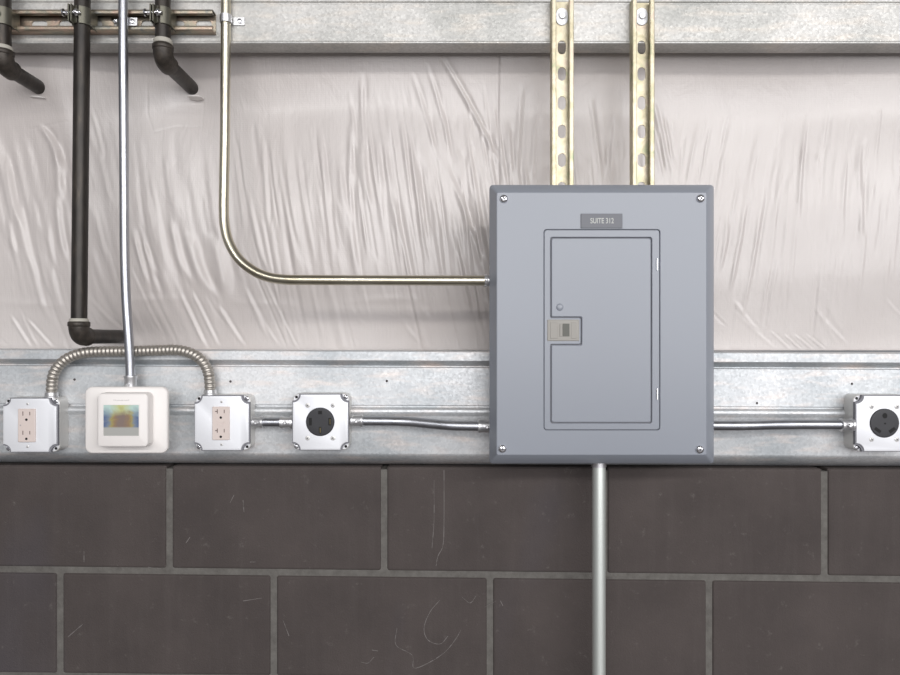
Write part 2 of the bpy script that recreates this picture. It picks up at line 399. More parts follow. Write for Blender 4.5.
# ------------------------------------------------------------ insulation blanket
def build_insulation():
    xa = np.concatenate([np.linspace(-2.1, -1.05, 60)[:-1], np.arange(-1.05, 1.05, .0021), np.linspace(1.05, 2.1, 60)])
    nz_ = 270
    ztop = gz(30); zbot = gz(351.6)
    t = np.linspace(0, 1, nz_)
    X, T = np.meshgrid(xa, t)
    Z = ztop + (zbot-ztop)*T
    # resting profile: tucked behind beam and girt, bellying out between
    yp = np.interp(T, [0, .05, .10, .18, .32, .55, .75, .90, 1.0], [.062, .074, .086, .096, .090, .080, .084, .100, .108])
    for _ in range(1): pass
    k = np.exp(-np.linspace(-2, 2, 61)**2); k /= k.sum()
    col = yp[:, 0]; colp = np.concatenate([np.full(30, col[0]), col, np.full(30, col[-1])]); col = np.convolve(colp, k, 'valid')
    Y = np.repeat(col[:, None], len(xa), 1)
    # pixel coordinates of the sheet as seen from the front
    px = 450+X/(D0+Y)*F; py = 337.5-(Z-CH)/(D0+Y)*F
    H = np.zeros_like(X)
    Y += .030*np.exp(-((px-130)/45)**2-((py-340)/22)**2) + .016*np.exp(-((px-200)/35)**2-((py-90)/30)**2)
    Y -= .022*np.exp(-((px-35)/60)**2-((py-88)/40)**2)
    rng = np.random.RandomState(3)
    Y += .006*np.sin(px/95+.6)*np.sin(np.pi*T) + .004*np.sin(px/41+1.2+py/160)*np.sin(np.pi*T)
    def wrinkle(x0, y0, x1, y1, w, amp, curve=0, asym=.0, taper=.28):
        L_ = y1-y0
        if abs(L_) < 1: return
        s = (py-y0)/L_
        mask = (s > -.02) & (s < 1.02)
        cx = x0+(x1-x0)*s + curve*4*s*(1-s)
        u = (px-cx)/w
        env = np.clip(np.minimum(s, 1-s)/taper, 0, 1); env = env*env*(3-2*env)
        h = np.exp(-u*u) - asym*np.exp(-(u-1.4)**2)
        H[:] += np.where(mask, amp*env*h, 0)
    def slope(x, y):
        if x < 110: s = .22+.3*max(0, (y-260)/90)
        elif x < 260: s = .12+.45*max(0, (y-200)/150)
        elif x < 500: s = .13+.12*max(0, (y-200)/150)
        elif x < 680: s = .1
        elif x < 790: s = -.17
        else: s = -.08
        return s
    # many fine pleats
    for i in range(620):
        x = rng.uniform(-260, 1160)
        y = rng.uniform(105, 270)
        ln = rng.uniform(35, 130)
        if 250 < x < 500: ln *= 1.15
        ww = rng.uniform(1.2, 3.0) if x > 230 else rng.uniform(2, 4.5); am = rng.uniform(.0005, .0016)*(1 if 230 < x < 520 or x > 640 else .62)
        if x > 560: am *= .75; ww *= .85
        dx = slope(x, y+ln/2)*ln
        wrinkle(x, y, x+dx, y+ln, ww, am*rng.choice([1, 1, -1]), rng.uniform(-2, 1.5), .5)
    for i in range(90):
        x = rng.uniform(345, 500); y = rng.uniform(75, 210); ln = rng.uniform(50, 130)
        wrinkle(x, y, x+.12*ln, y+ln, rng.uniform(1.2, 2.6), rng.uniform(.0005, .0015), rng.uniform(-2, 2), .6)
    for i in range(70):
        x = rng.uniform(640, 1000); y = rng.uniform(85, 200); ln = rng.uniform(30, 90)
        wrinkle(x, y, x-.12*ln, y+ln, rng.uniform(1.4, 2.8), rng.uniform(.0003, .0009), rng.uniform(-2, 2), .6)
    for i in range(60):       # broad folds
        x = rng.uniform(-260, 1160); y = rng.uniform(70, 190); ln = rng.uniform(110, 210)
        wrinkle(x, y, x+slope(x, y+ln/2)*ln, min(y+ln, 350), rng.uniform(5, 10), rng.uniform(-.0022, .0026)*(.6 if x > 640 else 1), rng.uniform(-4, 2), .4)
    for i in range(45):       # diagonal gathers along the bottom edge
        x = rng.uniform(-100, 1100); y = rng.uniform(285, 318); ln = rng.uniform(25, 55)
        wrinkle(x, y, x+ln*rng.uniform(.45, .9), min(y+ln, 352), rng.uniform(1.6, 3), rng.uniform(-.0009, .0012), -2, .5)
    # folds that the photograph shows clearly
    for a in ((436, 48, 503, 172, 2.6, .0045, 2), (425, 60, 452, 170, 2.2, .0026, 3), (447, 165, 486, 283, 3.2, .0045, 2), (410, 66, 440, 170, 2.2, .002, 1),
              (363, 70, 366, 150, 2.4, .003, -2), (364, 130, 372, 215, 3.2, .0038, -3), (355, 100, 362, 300, 3, .0035, -8), (376, 140, 384, 240, 3.4, .003, 0),
              (385, 120, 404, 262, 2.8, .0035, -2), (392, 190, 412, 296, 3, .003, 0), (412, 150, 424, 250, 3.2, .0032, 2), (404, 200, 426, 330, 3, .0025, 0),
              (432, 180, 446, 300, 3, .0032, 0), (452, 230, 472, 318, 3, .003, 0), (476, 190, 492, 300, 3.2, .003, 0), (340, 150, 352, 262, 3, .0028, -2),
              (322, 130, 336, 270, 2.6, .002, -2), (296, 140, 318, 272, 2.6, .002, -2), (276, 150, 300, 270, 2.6, .002, -2), (262, 130, 268, 230, 2.4, .002, 0),
              (39, 122, 58, 172, 4, .004, 5), (55, 130, 58, 205, 4.5, .0042, 2), (56, 190, 66, 264, 3.4, .0038, -2), (4, 150, 20, 232, 3, .003, -2), (6, 215, 14, 255, 3, .002, 0),
              (16, 195, 36, 280, 3.6, .0032, -3), (30, 255, 48, 320, 3, .002, -2), (8, 312, 32, 350, 2, .0018, 0), (24, 316, 54, 350, 2, .0018, 0), (46, 215, 56, 300, 3, .0018, 0),
              (133, 225, 150, 292, 2.6, .0036, -2), (140, 230, 160, 300, 3, .002, -2), (170, 215, 190, 285, 4.2, .0045, -4), (143, 240, 158, 280, 2.6, .002, -1), (190, 228, 214, 300, 5, .0055, -5), (210, 230, 226, 302, 6, .0055, 2),
              (178, 290, 206, 350, 2.2, .0022, 0), (188, 285, 220, 350, 2, .002, 0), (214, 300, 246, 350, 2.4, .0018, 0), (244, 285, 268, 340, 2.4, .002, 0),
              (652, 92, 672, 184, 2.8, .0034, 0), (645, 100, 664, 182, 2.4, .0026, 0), (664, 110, 674, 170, 2, .002, 0), (522, 80, 516, 184, 3, .0024, 0), (508, 120, 512, 182, 2.6, .0022, 0),
              (536, 110, 532, 184, 2.6, .002, 0), (590, 90, 602, 184, 3, .0026, 0), (612, 110, 606, 184, 3, .0024, 0),
              (730, 205, 720, 275, 2.4, .0026, 2), (746, 200, 728, 300, 2.4, .0026, 3), (762, 195, 738, 330, 2.6, .0022, 4), (806, 120, 798, 240, 2.2, .0016, 0),
              (784, 334, 802, 351, 1.4, .0024, 0), (794, 334, 814, 351, 1.4, .0022, 0), (806, 334, 826, 351, 1.6, .002, 0), (770, 330, 790, 350, 1.6, .0014, 0),
              (858, 150, 860, 250, 3, .0028, 0)):
        x0, y0, x1, y1, w_, am, cv = a
        wrinkle(x0, y0, x1, y1, w_, am*1.0, cv, .7, .3)
    # overlap seam of two sheets and the soft ragged hem of the flap left of it
    sx = 498.5+.5*np.sin(py/23)
    H += np.where((py < 235), .0016/(1+np.exp(-(px-sx)/.7)) - .0016/(1+np.exp(-(px-sx-60)/14)), 0)
    H -= np.where((py < 235), .0022*np.exp(-((px-sx)/1.0)**2), 0)
    # horizontal crease low on the sheet
    yc = 302+3*np.sin(px/37)
    H += .0012*np.exp(-((py-yc)/4)**2)*(px < 700)*(.5+.5*np.sin(px/19))
    # outline of a tape patch below the middle pipe stub
    def line(x0, y0, x1, y1, w_, am):
        d = math.hypot(x1-x0, y1-y0); ux, uy = (x1-x0)/d, (y1-y0)/d
        s = (px-x0)*ux+(py-y0)*uy; q = (px-x0)*-uy+(py-y0)*ux
        H[:] += np.where((s > 0) & (s < d), am*np.exp(-(q/w_)**2), 0)
    for a in ((147, 75, 147, 112), (147, 112, 153, 132), (153, 132, 176, 126), (176, 126, 200, 126), (201, 96, 201, 128), (36, 62, 48, 60), (30, 130, 70, 122), (188, 104, 200, 100)):
        line(*a, .8, -.0005)
    edge = np.clip(T/.05, 0, 1)*np.clip((1-T)/.012, 0, 1)
    Y = Y - H*edge
    V = np.stack([X, Y, Z], -1).reshape(-1, 3)
    nx_ = len(xa); I = np.arange(nz_*nx_).reshape(nz_, nx_)
    Q = np.stack([I[:-1, :-1], I[1:, :-1], I[1:, 1:], I[:-1, 1:]], -1).reshape(-1, 4)
    me = bpy.data.meshes.new('insulation_blanket')
    me.vertices.add(len(V)); me.vertices.foreach_set('co', V.ravel())
    me.loops.add(Q.size); me.loops.foreach_set('vertex_index', Q.ravel().astype(np.int32))
    me.polygons.add(len(Q)); me.polygons.foreach_set('loop_start', np.arange(0, Q.size, 4, dtype=np.int32))
    me.polygons.foreach_set('loop_total', np.full(len(Q), 4, dtype=np.int32))
    me.update(calc_edges=True); me.validate()
    me.polygons.foreach_set('use_smooth', np.ones(len(Q), dtype=bool))
    me.materials.append(MAT['insul'])
    o = bpy.data.objects.new('insulation_blanket', me); C.objects.link(o)
    md = o.modifiers.new('thickness', 'SOLIDIFY'); md.thickness = .02; md.offset = -1
    return o
ins = build_insulation()
setp(ins, 'wrinkled pinkish white plastic facing of the wall insulation between the two steel members', 'insulation')

for k, (x0, y0, x1, y1) in enumerate(((31, 97, 46, 98.5), (188, 96.8, 202, 97.2))):
    bm = BM(); rows_ = []
    dd = 1.375 if k == 0 else 1.393
    for t_ in range(9):
        t = t_/8; a = P(x0+(x1-x0)*t, y0+(y1-y0)*t, dd); wv = .0022*math.sin(math.pi*t)+.0008
        rows_.append([a+Vector((0, -.004, wv)), a+Vector((0, -.005, -.0004)), a+Vector((0, .012, -wv*1.2)), a+Vector((0, .012, 0))])
    ring_loft(bm, rows_, True, True)
    setp(finish('torn_flap', bm, MAT['white'], ins), 'white torn edge of facing below a pipe')
# ------------------------------------------------------------ strut channels
def stadium(cx, cz, hw, hh, n=6):
    r = min(hw, hh); pts = []
    if hh >= hw:
        for s, a0 in ((1, 0), (-1, 180)):
            for k in range(n+1):
                a = math.radians(a0+180*k/n); pts.append((cx+r*math.cos(a), cz+s*(hh-r)+r*math.sin(a)))
    else:
        for s, a0 in ((1, -90), (-1, 90)):
            for k in range(n+1):
                a = math.radians(a0+180*k/n); pts.append((cx+s*(hw-r)+r*math.cos(a), cz+r*math.sin(a)))
    return pts
def strut(name, horizontal, c0, a0, a1, slots, mat, parent, yb=0.0, depth=.021, wid=.041, sl=(.0075, .0128)):
    """channel open toward the viewer. c0: centre across, a0..a1 along; slots: centres along"""
    T = .0025; h = wid/2; yf = yb-depth
    bm = BM()
    if horizontal: outer = [(a0, c0-h), (a1, c0-h), (a1, c0+h), (a0, c0+h)]; holes = [stadium(s, c0, sl[1], sl[0]) for s in slots]
    else: outer = [(c0-h, a0), (c0+h, a0), (c0+h, a1), (c0-h, a1)]; holes = [stadium(c0+.0012, s, sl[0], sl[1]) for s in slots]
    plate(bm, outer, holes, yb-T, yb)
    lip = .0088
    for s in (-1, 1):      # web side, front flange, in-turned lip
        prof = [(s*h, yb-T), (s*h, yf+.002), (s*(h-.0008), yf+.0006), (s*(h-.002), yf), (s*(h-lip+.002), yf), (s*(h-lip+.0006), yf+.0006), (s*(h-lip), yf+.002), (s*(h-lip), yf+.007), (s*(h-lip+T), yf+.007), (s*(h-lip+T), yf+T), (s*(h-T), yf+T), (s*(h-T), yb-T)]
        if horizontal: rings = [[(a, y, c0+c) for c, y in prof] for a in (a0, a1)]
        else: rings = [[(c0+c, y, a) for c, y in prof] for a in (a0, a1)]
        ring_loft(bm, rings, True, True)
    return finish(name, bm, mat, parent, angle=30)
SD = D0  # back plane depth
for i, (pxc, lab) in enumerate(((562.0, 'left of the two yellow zinc strut channels rising from the grey electrical panel'), (642.3, 'right of the two yellow zinc strut channels rising from the grey electrical panel'))):
    # centre as seen at the channel's front
    xc = (pxc-450)/F*(D0-.012)
    top = gz(2.6 if i == 0 else 3.6); bot = gz(440)
    slots = [gz(y) for y in (48, 74.5, 103.5, 132, 160.5, 189, 217.5, 246, 274.5, 303, 331.5, 360, 388, 416)]
    e_ = empty('strut_channel', (xc, -.010, bot), lab, 'strut channel', 'vertical strut channels behind the grey panel')
    strut('channel', False, xc, bot, top, slots, MAT['zinc'], e_, yb=-.0002)
    bm = BM(); p = Vector((xc+.0012, 0, gz(17.6)))
    ring_loft(bm, [[(x, y, z) for x, z in stadium(p.x, p.z, .0112-o_, .0165-o_)] for y, o_ in ((-.0022, 0), (-.0042, 0), (-.0050, .0008))], True, True)
    finish('washer', bm, MAT['whitezinc'], e_, angle=35)
    bm = BM(); turned(bm, p, p-Vector((0, 1, 0)), [(.0050, .0085), (.0055, .0060), (.0080, .0058), (.0105, .0055), (.0108, .001)], 28)
    finish('bolt', bm, MAT['whitezinc'], e_, angle=35)

bm = None
zc = CH+(337.5-20.3)/F*(D0-.018)
xr = (214-450)/F*(D0-.012)
e_ = empty('strut_channel', (-.75, -.01, zc), 'horizontal strut channel holding the black pipes against the beam', 'strut channel')
sl_ = [xr-.022-.0508*k for k in range(24)]
strut('channel', True, zc, -1.55, xr, sl_, MAT['zinc_dark'], e_, yb=-.0002, depth=.021, wid=.0385, sl=(.0066, .0150))

# bolt head in the horizontal channel, just left of the thin conduit
bm = BM(); p = Vector(((116.5-450)/F*D0, 0, gz(20)))
turned(bm, p, p-Vector((0, 1, 0)), [(.0022, .004), (.0022, .0075), (.0040, .0078), (.0048, .006), (.0050, .001)], 20)
finish('bolt', bm, MAT['chrome'], e_, angle=35)

# ------------------------------------------------------------ black pipes
PR = .0136
PY = -.0362
def pipe_clamp(x, lab, zc_=zc):
    """two-piece strut clamp round a pipe; x centre, pipe centre depth"""
    e = empty('pipe_clamp', (x, PY, zc_), lab, 'pipe clamp', 'pipe clamps on the horizontal channel')
    R = PR; yc = PY
    for s in (-1, 1):
        bm = BM(); ri, ro = R+.0002, R+.0028
        w0 = .0155
        pts_i = []; 
        a_s, a_e = (math.radians(-84), math.radians(78)) if s > 0 else (math.radians(-96), math.radians(-258))
        n = 14; rows = []
        for k in range(n+1):
            a = a_s+(a_e-a_s)*k/n
            rows.append((x+math.cos(a), yc+math.sin(a), a))
        def ringpt(a, r): return (x+r*math.cos(a), yc+r*math.sin(a))
        rings = []
        for k in range(n+1):
            a = a_s+(a_e-a_s)*k/n
            xi, yi = ringpt(a, ri); xo_, yo = ringpt(a, ro)
            rings.append([(xi, yi, zc_-w0), (xo_, yo, zc_-w0), (xo_, yo, zc_+w0), (xi, yi, zc_+w0)])
        ring_loft(bm, rings, True, True)
        # foot running into the channel
        xf = x+s*.0146
        box(bm, (min(xf-.0012, xf+.0012), yc+.004, zc_-w0), (max(xf-.0012, xf+.0012), -.012, zc_+w0))
        # ear at the front with the bolt through it
        xe = x-.0105+s*.0024
        box(bm, (xe-.0013, yc-R-.010, zc_-w0), (xe+.0013, yc-R*.55, zc_+w0))
        finish('clamp_half', bm, MAT['clamp'], e, bev=.0005, seg=1)
    bm = BM(); yb_ = yc-R-.0085
    a = Vector((x-.0245, yb_+.003, zc_+.001)); turned(bm, a, a+Vector((1, 0, 0)), [(0, .001), (0, .0065), (.0022, .0070), (.0032, .0045), (.0032, .0030), (.022, .0030), (.022, .0062), (.027, .0062), (.027, .003), (.031, .003)], 14)
    finish('bolt', bm, MAT['chrome'], e, angle=35)
def elbow(bm, corner, d_in, d_out, r, run=.020, flare=.0035):
    """cast 90 degree elbow: corner point, unit directions of both arms (away from the corner)"""
    corner = Vector(corner); d_in = Vector(d_in); d_out = Vector(d_out)
    A = corner+d_in*run; B = corner+d_out*run
    pts = []
    for k in range(13):
        t = k/12; pts.append(A*(1-t)**2+corner*2*t*(1-t)+B*t*t)
    pts = [A+d_in*.001]+pts+[B+d_out*.001]
    tube(bm, pts, [r+.0022]*len(pts), 24)
    turned(bm, A-d_in*.004, A+d_in*.01, [(0, r), (.0008, r+flare*.7), (.002, r+flare), (.0085, r+flare), (.010, r+flare*.5), (.010, r-.002)], 24)
    turned(bm, B-d_out*.004, B+d_out*.01, [(0, r), (.0008, r+.002), (.0075, r+.0026), (.010, r+.0024), (.010, r-.002)], 24)
PR = .0136
PY = -.0362
PD = D0+PY
def black_pipe(px_top, px_bot, py_elb, lab, ins_y, clamp_lab, seal_y):
    zt = gz(-88)
    xt = (px_top-450)/F*PD; xb = (px_bot-450)/F*PD
    ze = CH+(337.5-py_elb)/F*PD
    e = empty('black_iron_pipe', (xb, PY, ze), lab, 'pipe', 'black iron pipes')
    zr = CH+(337.5-20)/F*PD
    xtt = xt+(xt-xb)*(zt-zr)/(zr-ze) if py_elb > 200 else xt
    bm = BM(); tube(bm, [Vector((xb, PY, ze+.018)), Vector((xtt, PY, zt))], PR, 28); finish('riser', bm, MAT['iron'], e)
    bm = BM(); elbow(bm, (xb, PY, ze), (0, 0, 1), (0, 1, 0), PR+.0015, .021); finish('elbow', bm, MAT['cast'], e, angle=50)
    bm = BM(); tube(bm, [Vector((xb, PY+.018, ze)), Vector((xb, ins_y, ze))], PR, 28); finish('stub', bm, MAT['iron'], e)
    zs = CH+(337.5-seal_y)/F*PD
    bm = BM(); a = Vector((xb, PY, zs-.004)); turned(bm, a, a+Vector((0, 0, 1)), [(0, PR), (0, PR+.002), (.002, PR+.003), (.006, PR+.0027), (.0085, PR+.0012), (.0085, PR)], 28); finish('thread_seal', bm, MAT['seal'], e, angle=50)
    if clamp_lab: pipe_clamp(xt, clamp_lab, CH+(337.5-18)/F*PD)
black_pipe(3.0, 3.0, 65.5, 'black iron pipe cut by the left edge of the photo, turning back into the insulation', .100, 'pipe clamp on the black pipe at the left edge', 49)
black_pipe(82.3, 79.0, 336.5, 'long black iron pipe running down beside the thin conduit to an elbow above the girt', .150, 'pipe clamp on the long black pipe', 321)
black_pipe(162.8, 163.0, 60.0, 'short black iron pipe with an elbow just below the beam, right of the thin conduit', .125, 'pipe clamp on the short black pipe above its elbow', 42)

# ------------------------------------------------------------ conduits
def emt(name, pts, r, mat, lab, group=None, n=10, conns=(), cat='conduit', lockdir=None):
    e = empty(name, pts[-1], lab, cat, group)
    bm = BM(); tube(bm, smooth_path(pts, n) if len(pts) > 2 else pts, r, 22); finish('tube', bm, mat, e, angle=60)
    for a, d in conns:
        a = Vector(a); d = Vector(d)
        bm = BM(); turned(bm, a, a+d, [(0, r), (0, r+.0030), (.002, r+.0036), (.005, r+.0036), (.0056, r+.0020), (.017, r+.0022), (.0195, r+.0034), (.023, r+.0032), (.024, r)], 22)
        # set screw
        q = a+d*.0125+Vector((0, -(r+.0015), 0)); turned(bm, q, q-Vector((0, 1, 0)), [(0, .0032), (.003, .0034), (.0042, .0022), (.0042, .001)], 12)
        finish('connector', bm, MAT['connector'], e, angle=40)
    return e
R1 = .0089
# thin conduit to the thermostat
pts = [P(123.3, -90, 1.269), P(123.3, 0, 1.269), P(123.4, 60, 1.270), P(124.2, 180, 1.274), P(124.6, 250, 1.275), P(126.2, 300, 1.273), P(128.8, 340, 1.270), P(130.2, 365, 1.270), P(130.6, 390, 1.270)]
emt('conduit', pts, R1*.93, MAT['emt'], 'bright thin steel conduit running straight down into the white thermostat', conns=[(P(130.6, 388.5, 1.270), (0, 0, .6))])
# bent conduit to the panel
z_en = 280.6
pts = [P(225.9, -90, 1.2895), P(225.9, 0, 1.2895), P(225.6, 60, 1.289), P(225.0, 130, 1.284), P(224.2, 180, 1.278), P(223.8, 205, 1.274), P(224.6, 225, 1.270), P(228.8, 242, 1.266), P(238.5, 258.5, 1.262), P(253, 270.5, 1.258), P(268, 277, 1.255), P(285, 279.6, 1.252), P(310, 280.0, 1.250), P(400, 280.4, 1.247), P(480, z_en, 1.246), P(494, z_en, 1.246)]
emt('conduit', pts, R1, MAT['emt_warm'], 'yellowish steel conduit bending from the beam into the left side of the grey panel', n=8)
bm = BM()
a = P(484.5, z_en, 1.246)
e = C.objects['conduit.001'] if 'conduit.001' in C.objects else None
turned(bm, a, a+Vector((1, 0, 0)), [(0, R1), (0, R1+.002), (.005, R1+.003), (.006, R1+.0012), (.012, R1+.0012)], 22)
turned(bm, a+Vector((.003, -R1, 0)), a+Vector((.003, -1, 0)), [(0, .003), (.004, .003), (.005, .001)], 12)
finish('connector', bm, MAT['connector'], e)

def strap(px, py, d_face, lab, r, pxt):
    """one-hole strap: a band over the conduit and a flat ear to the right"""
    bm = BM(); x = (pxt-450)/F*(D0-.011); z = gz(py); hw = .0075; base = -.0003
    yc = base-r-.0008-.0008
    pr = []
    ro, ri = r+.0022, r+.0002
    for k in range(15):
        a = math.radians(200-220*k/14)
        pr.append((a,))
    rings = []
    for (a,) in pr:
        rings.append([(x+rr*math.cos(a), yc-rr*math.sin(a), z+s*hw) for rr, s in ((ri, -1), (ro, -1), (ro, 1), (ri, 1))])
    ring_loft(bm, rings, True, True)
    yb = d_face
    box(bm, (x+ri, yb-.0022, z-hw), (x+ri+.0225, yb, z+hw))
    o = finish('conduit_strap', bm, MAT['connector'], None, bev=.0006, seg=1)
    setp(o, lab, 'strap', 'conduit straps on the beam')
    bm = BM(); q = Vector((x+ri+.0138, yb-.0022, z)); turned(bm, q, q-Vector((0, 1, 0)), [(0, .0042), (.002, .0046), (.003, .0038), (.0034, .001)], 14)
    finish('screw', bm, MAT['chrome'], o)
strap(123.3, 27.5, -.0225, 'one-hole strap clipping the thin straight conduit over the horizontal channel', R1, 123.3)
strap(225.9, 21.8, -.0003, 'one-hole strap holding the yellowish conduit on the beam', R1, 225.9)

# conduits between the boxes and the panel
BD = 1.2815      # depth of the knock-outs
xl = lambda px: (px-450)/F*BD
emt('conduit', [P(250, 422.2, BD), P(294, 422.2, BD)], .0084, MAT['emt'], 'short steel conduit nipple between the right duplex outlet and the round outlet',
    conns=[(P(250.6, 422.2, BD), (1, 0, 0)), (P(293.2, 422.2, BD), (-1, 0, 0))])
emt('conduit', [P(350, 420.6, BD), P(372, 421.0, BD), P(392, 421.2, BD), P(410, 421.9, BD-.002), P(430, 423.8, BD-.010), P(450, 425.4, BD-.018), P(468, 425.9, BD-.020), P(494, 426.2, BD-.020)], R1, MAT['emt'],
    'steel conduit with a gentle bend from the left round outlet to the grey panel', conns=[(P(350.4, 420.6, BD), (1, 0, 0)), (P(491, 426.2, BD-.020), (-.6, 0, 0))])
emt('conduit', [P(708, 425.4, BD-.022), P(730, 425.6, BD-.022), P(750, 425.4, BD-.020), P(775, 424.8, BD-.014), P(800, 424.6, BD-.011), P(825, 424.6, BD-.010), P(857, 424.8, BD-.010)], R1, MAT['emt'],
    'steel conduit from the right side of the grey panel to the far right round outlet', conns=[(P(853, 424.8, BD-.010), (-1, 0, 0))])
# wide conduit below the panel
xw = (598.6-450)/F*1.262
emt('conduit', [Vector((xw, -.040, .0)), Vector((xw, -.040, gz(452)))], .0120, MAT['emt_big'], 'wide steel conduit running down the block wall from the bottom of the grey panel')
e = [o for o in C.objects if o.name.startswith('conduit') and o.type == 'EMPTY'][-1]
bm = BM(); a = Vector((xw, -.040, P(0, 466.5, 1.262).z)); turned(bm, a, a+Vector((0, 0, 1)), [(0, .0120), (0, .0132), (.012, .0132), (.013, .0150), (.016, .0150), (.02, .012)], 24)
finish('connector', bm, MAT['connector'], e)

# flexible conduit arch
fp = [P(51.5, 399, 1.278), P(51.8, 388, 1.279), P(53.2, 376, 1.280), P(58.5, 366, 1.282), P(68, 358.2, 1.284), P(82, 353.2, 1.286), P(100, 351.6, 1.288), P(130, 351.2, 1.289), P(158, 350.4, 1.288), P(176, 350.0, 1.286), P(190, 353.0, 1.284), P(201, 360, 1.282), P(207.5, 370, 1.280), P(209.8, 382, 1.279), P(210.0, 396, 1.278)]
sm = smooth_path(fp, 60)
# resample by arc length and modulate the radius
acc = [0]
for a, b in zip(sm[:-1], sm[1:]): acc.append(acc[-1]+(b-a).length)
tot = acc[-1]; step = .0010; pts = []; rad = []; j = 0
for k in range(int(tot/step)+1):
    s = k*step
    while j < len(acc)-2 and acc[j+1] < s: j += 1
    t = (s-acc[j])/max(1e-9, acc[j+1]-acc[j]); pts.append(sm[j].lerp(sm[j+1], t))
    ph = (s/.0074) % 1
    rad.append(.0080+.0020*math.sin(math.pi*ph)**.6)
e = empty('flexible_conduit', fp[7], 'ribbed flexible metal conduit arching behind the thin conduit between the two duplex outlets', 'conduit')
bm = BM(); tube(bm, pts, rad, 20); finish('ribbed_tube', bm, MAT['flex'], e, angle=80)
for q in (P(51.5, 399.5, 1.278), P(210.0, 397.0, 1.278)):
    bm = BM(); turned(bm, q, q+Vector((0, 0, 1)), [(0, .009), (0, .0125), (.006, .0125), (.007, .0112), (.013, .0112), (.014, .0095)], 22); finish('connector', bm, MAT['connector'], e)

# ------------------------------------------------------------ outlet boxes
def notched(cx, cz, h, nr):
    """square with concave quarter-round notches in its corners"""
    pts = []
    for sx, sz, a0 in ((1, 1, 270), (-1, 1, 0), (-1, -1, 90), (1, -1, 180)):
        # notch centre at the corner; arc runs inward
        cxx, czz = cx+sx*h, cz+sz*h
        for k in range(9):
            a = math.radians(a0-90*k/8)
            pts.append((cxx+nr*math.cos(a), czz+nr*math.sin(a)))
    return pts
def plus_screw(name, p, r, parent, mat, rot=0.4, hgt=.0022):
    bm = BM(); turned(bm, p+Vector((0, .001, 0)), p-Vector((0, 1, 0)), [(0, r), (.001+hgt*.4, r), (.001+hgt*.8, r*.8), (.001+hgt, r*.45), (.001+hgt, r*.1)], 20)
    o = finish(name, bm, mat, parent)
    bm = BM()
    for a in (rot, rot+math.pi/2):
        u = Vector((math.cos(a), 0, math.sin(a)))*r*.62; v = Vector((-math.sin(a), 0, math.cos(a)))*r*.13
        f0 = [p-Vector((0, hgt+.0002, 0))+s*u+t*v for s, t in ((-1, -1), (1, -1), (1, 1), (-1, 1))]
        ring_loft(bm, [f0, [q+Vector((0, .0006, 0)) for q in f0]], True, True)
    finish('cross_slot', bm, MAT['gap'], o, smooth=False)
    return o
FD = 1.261    # depth of the cover's front face
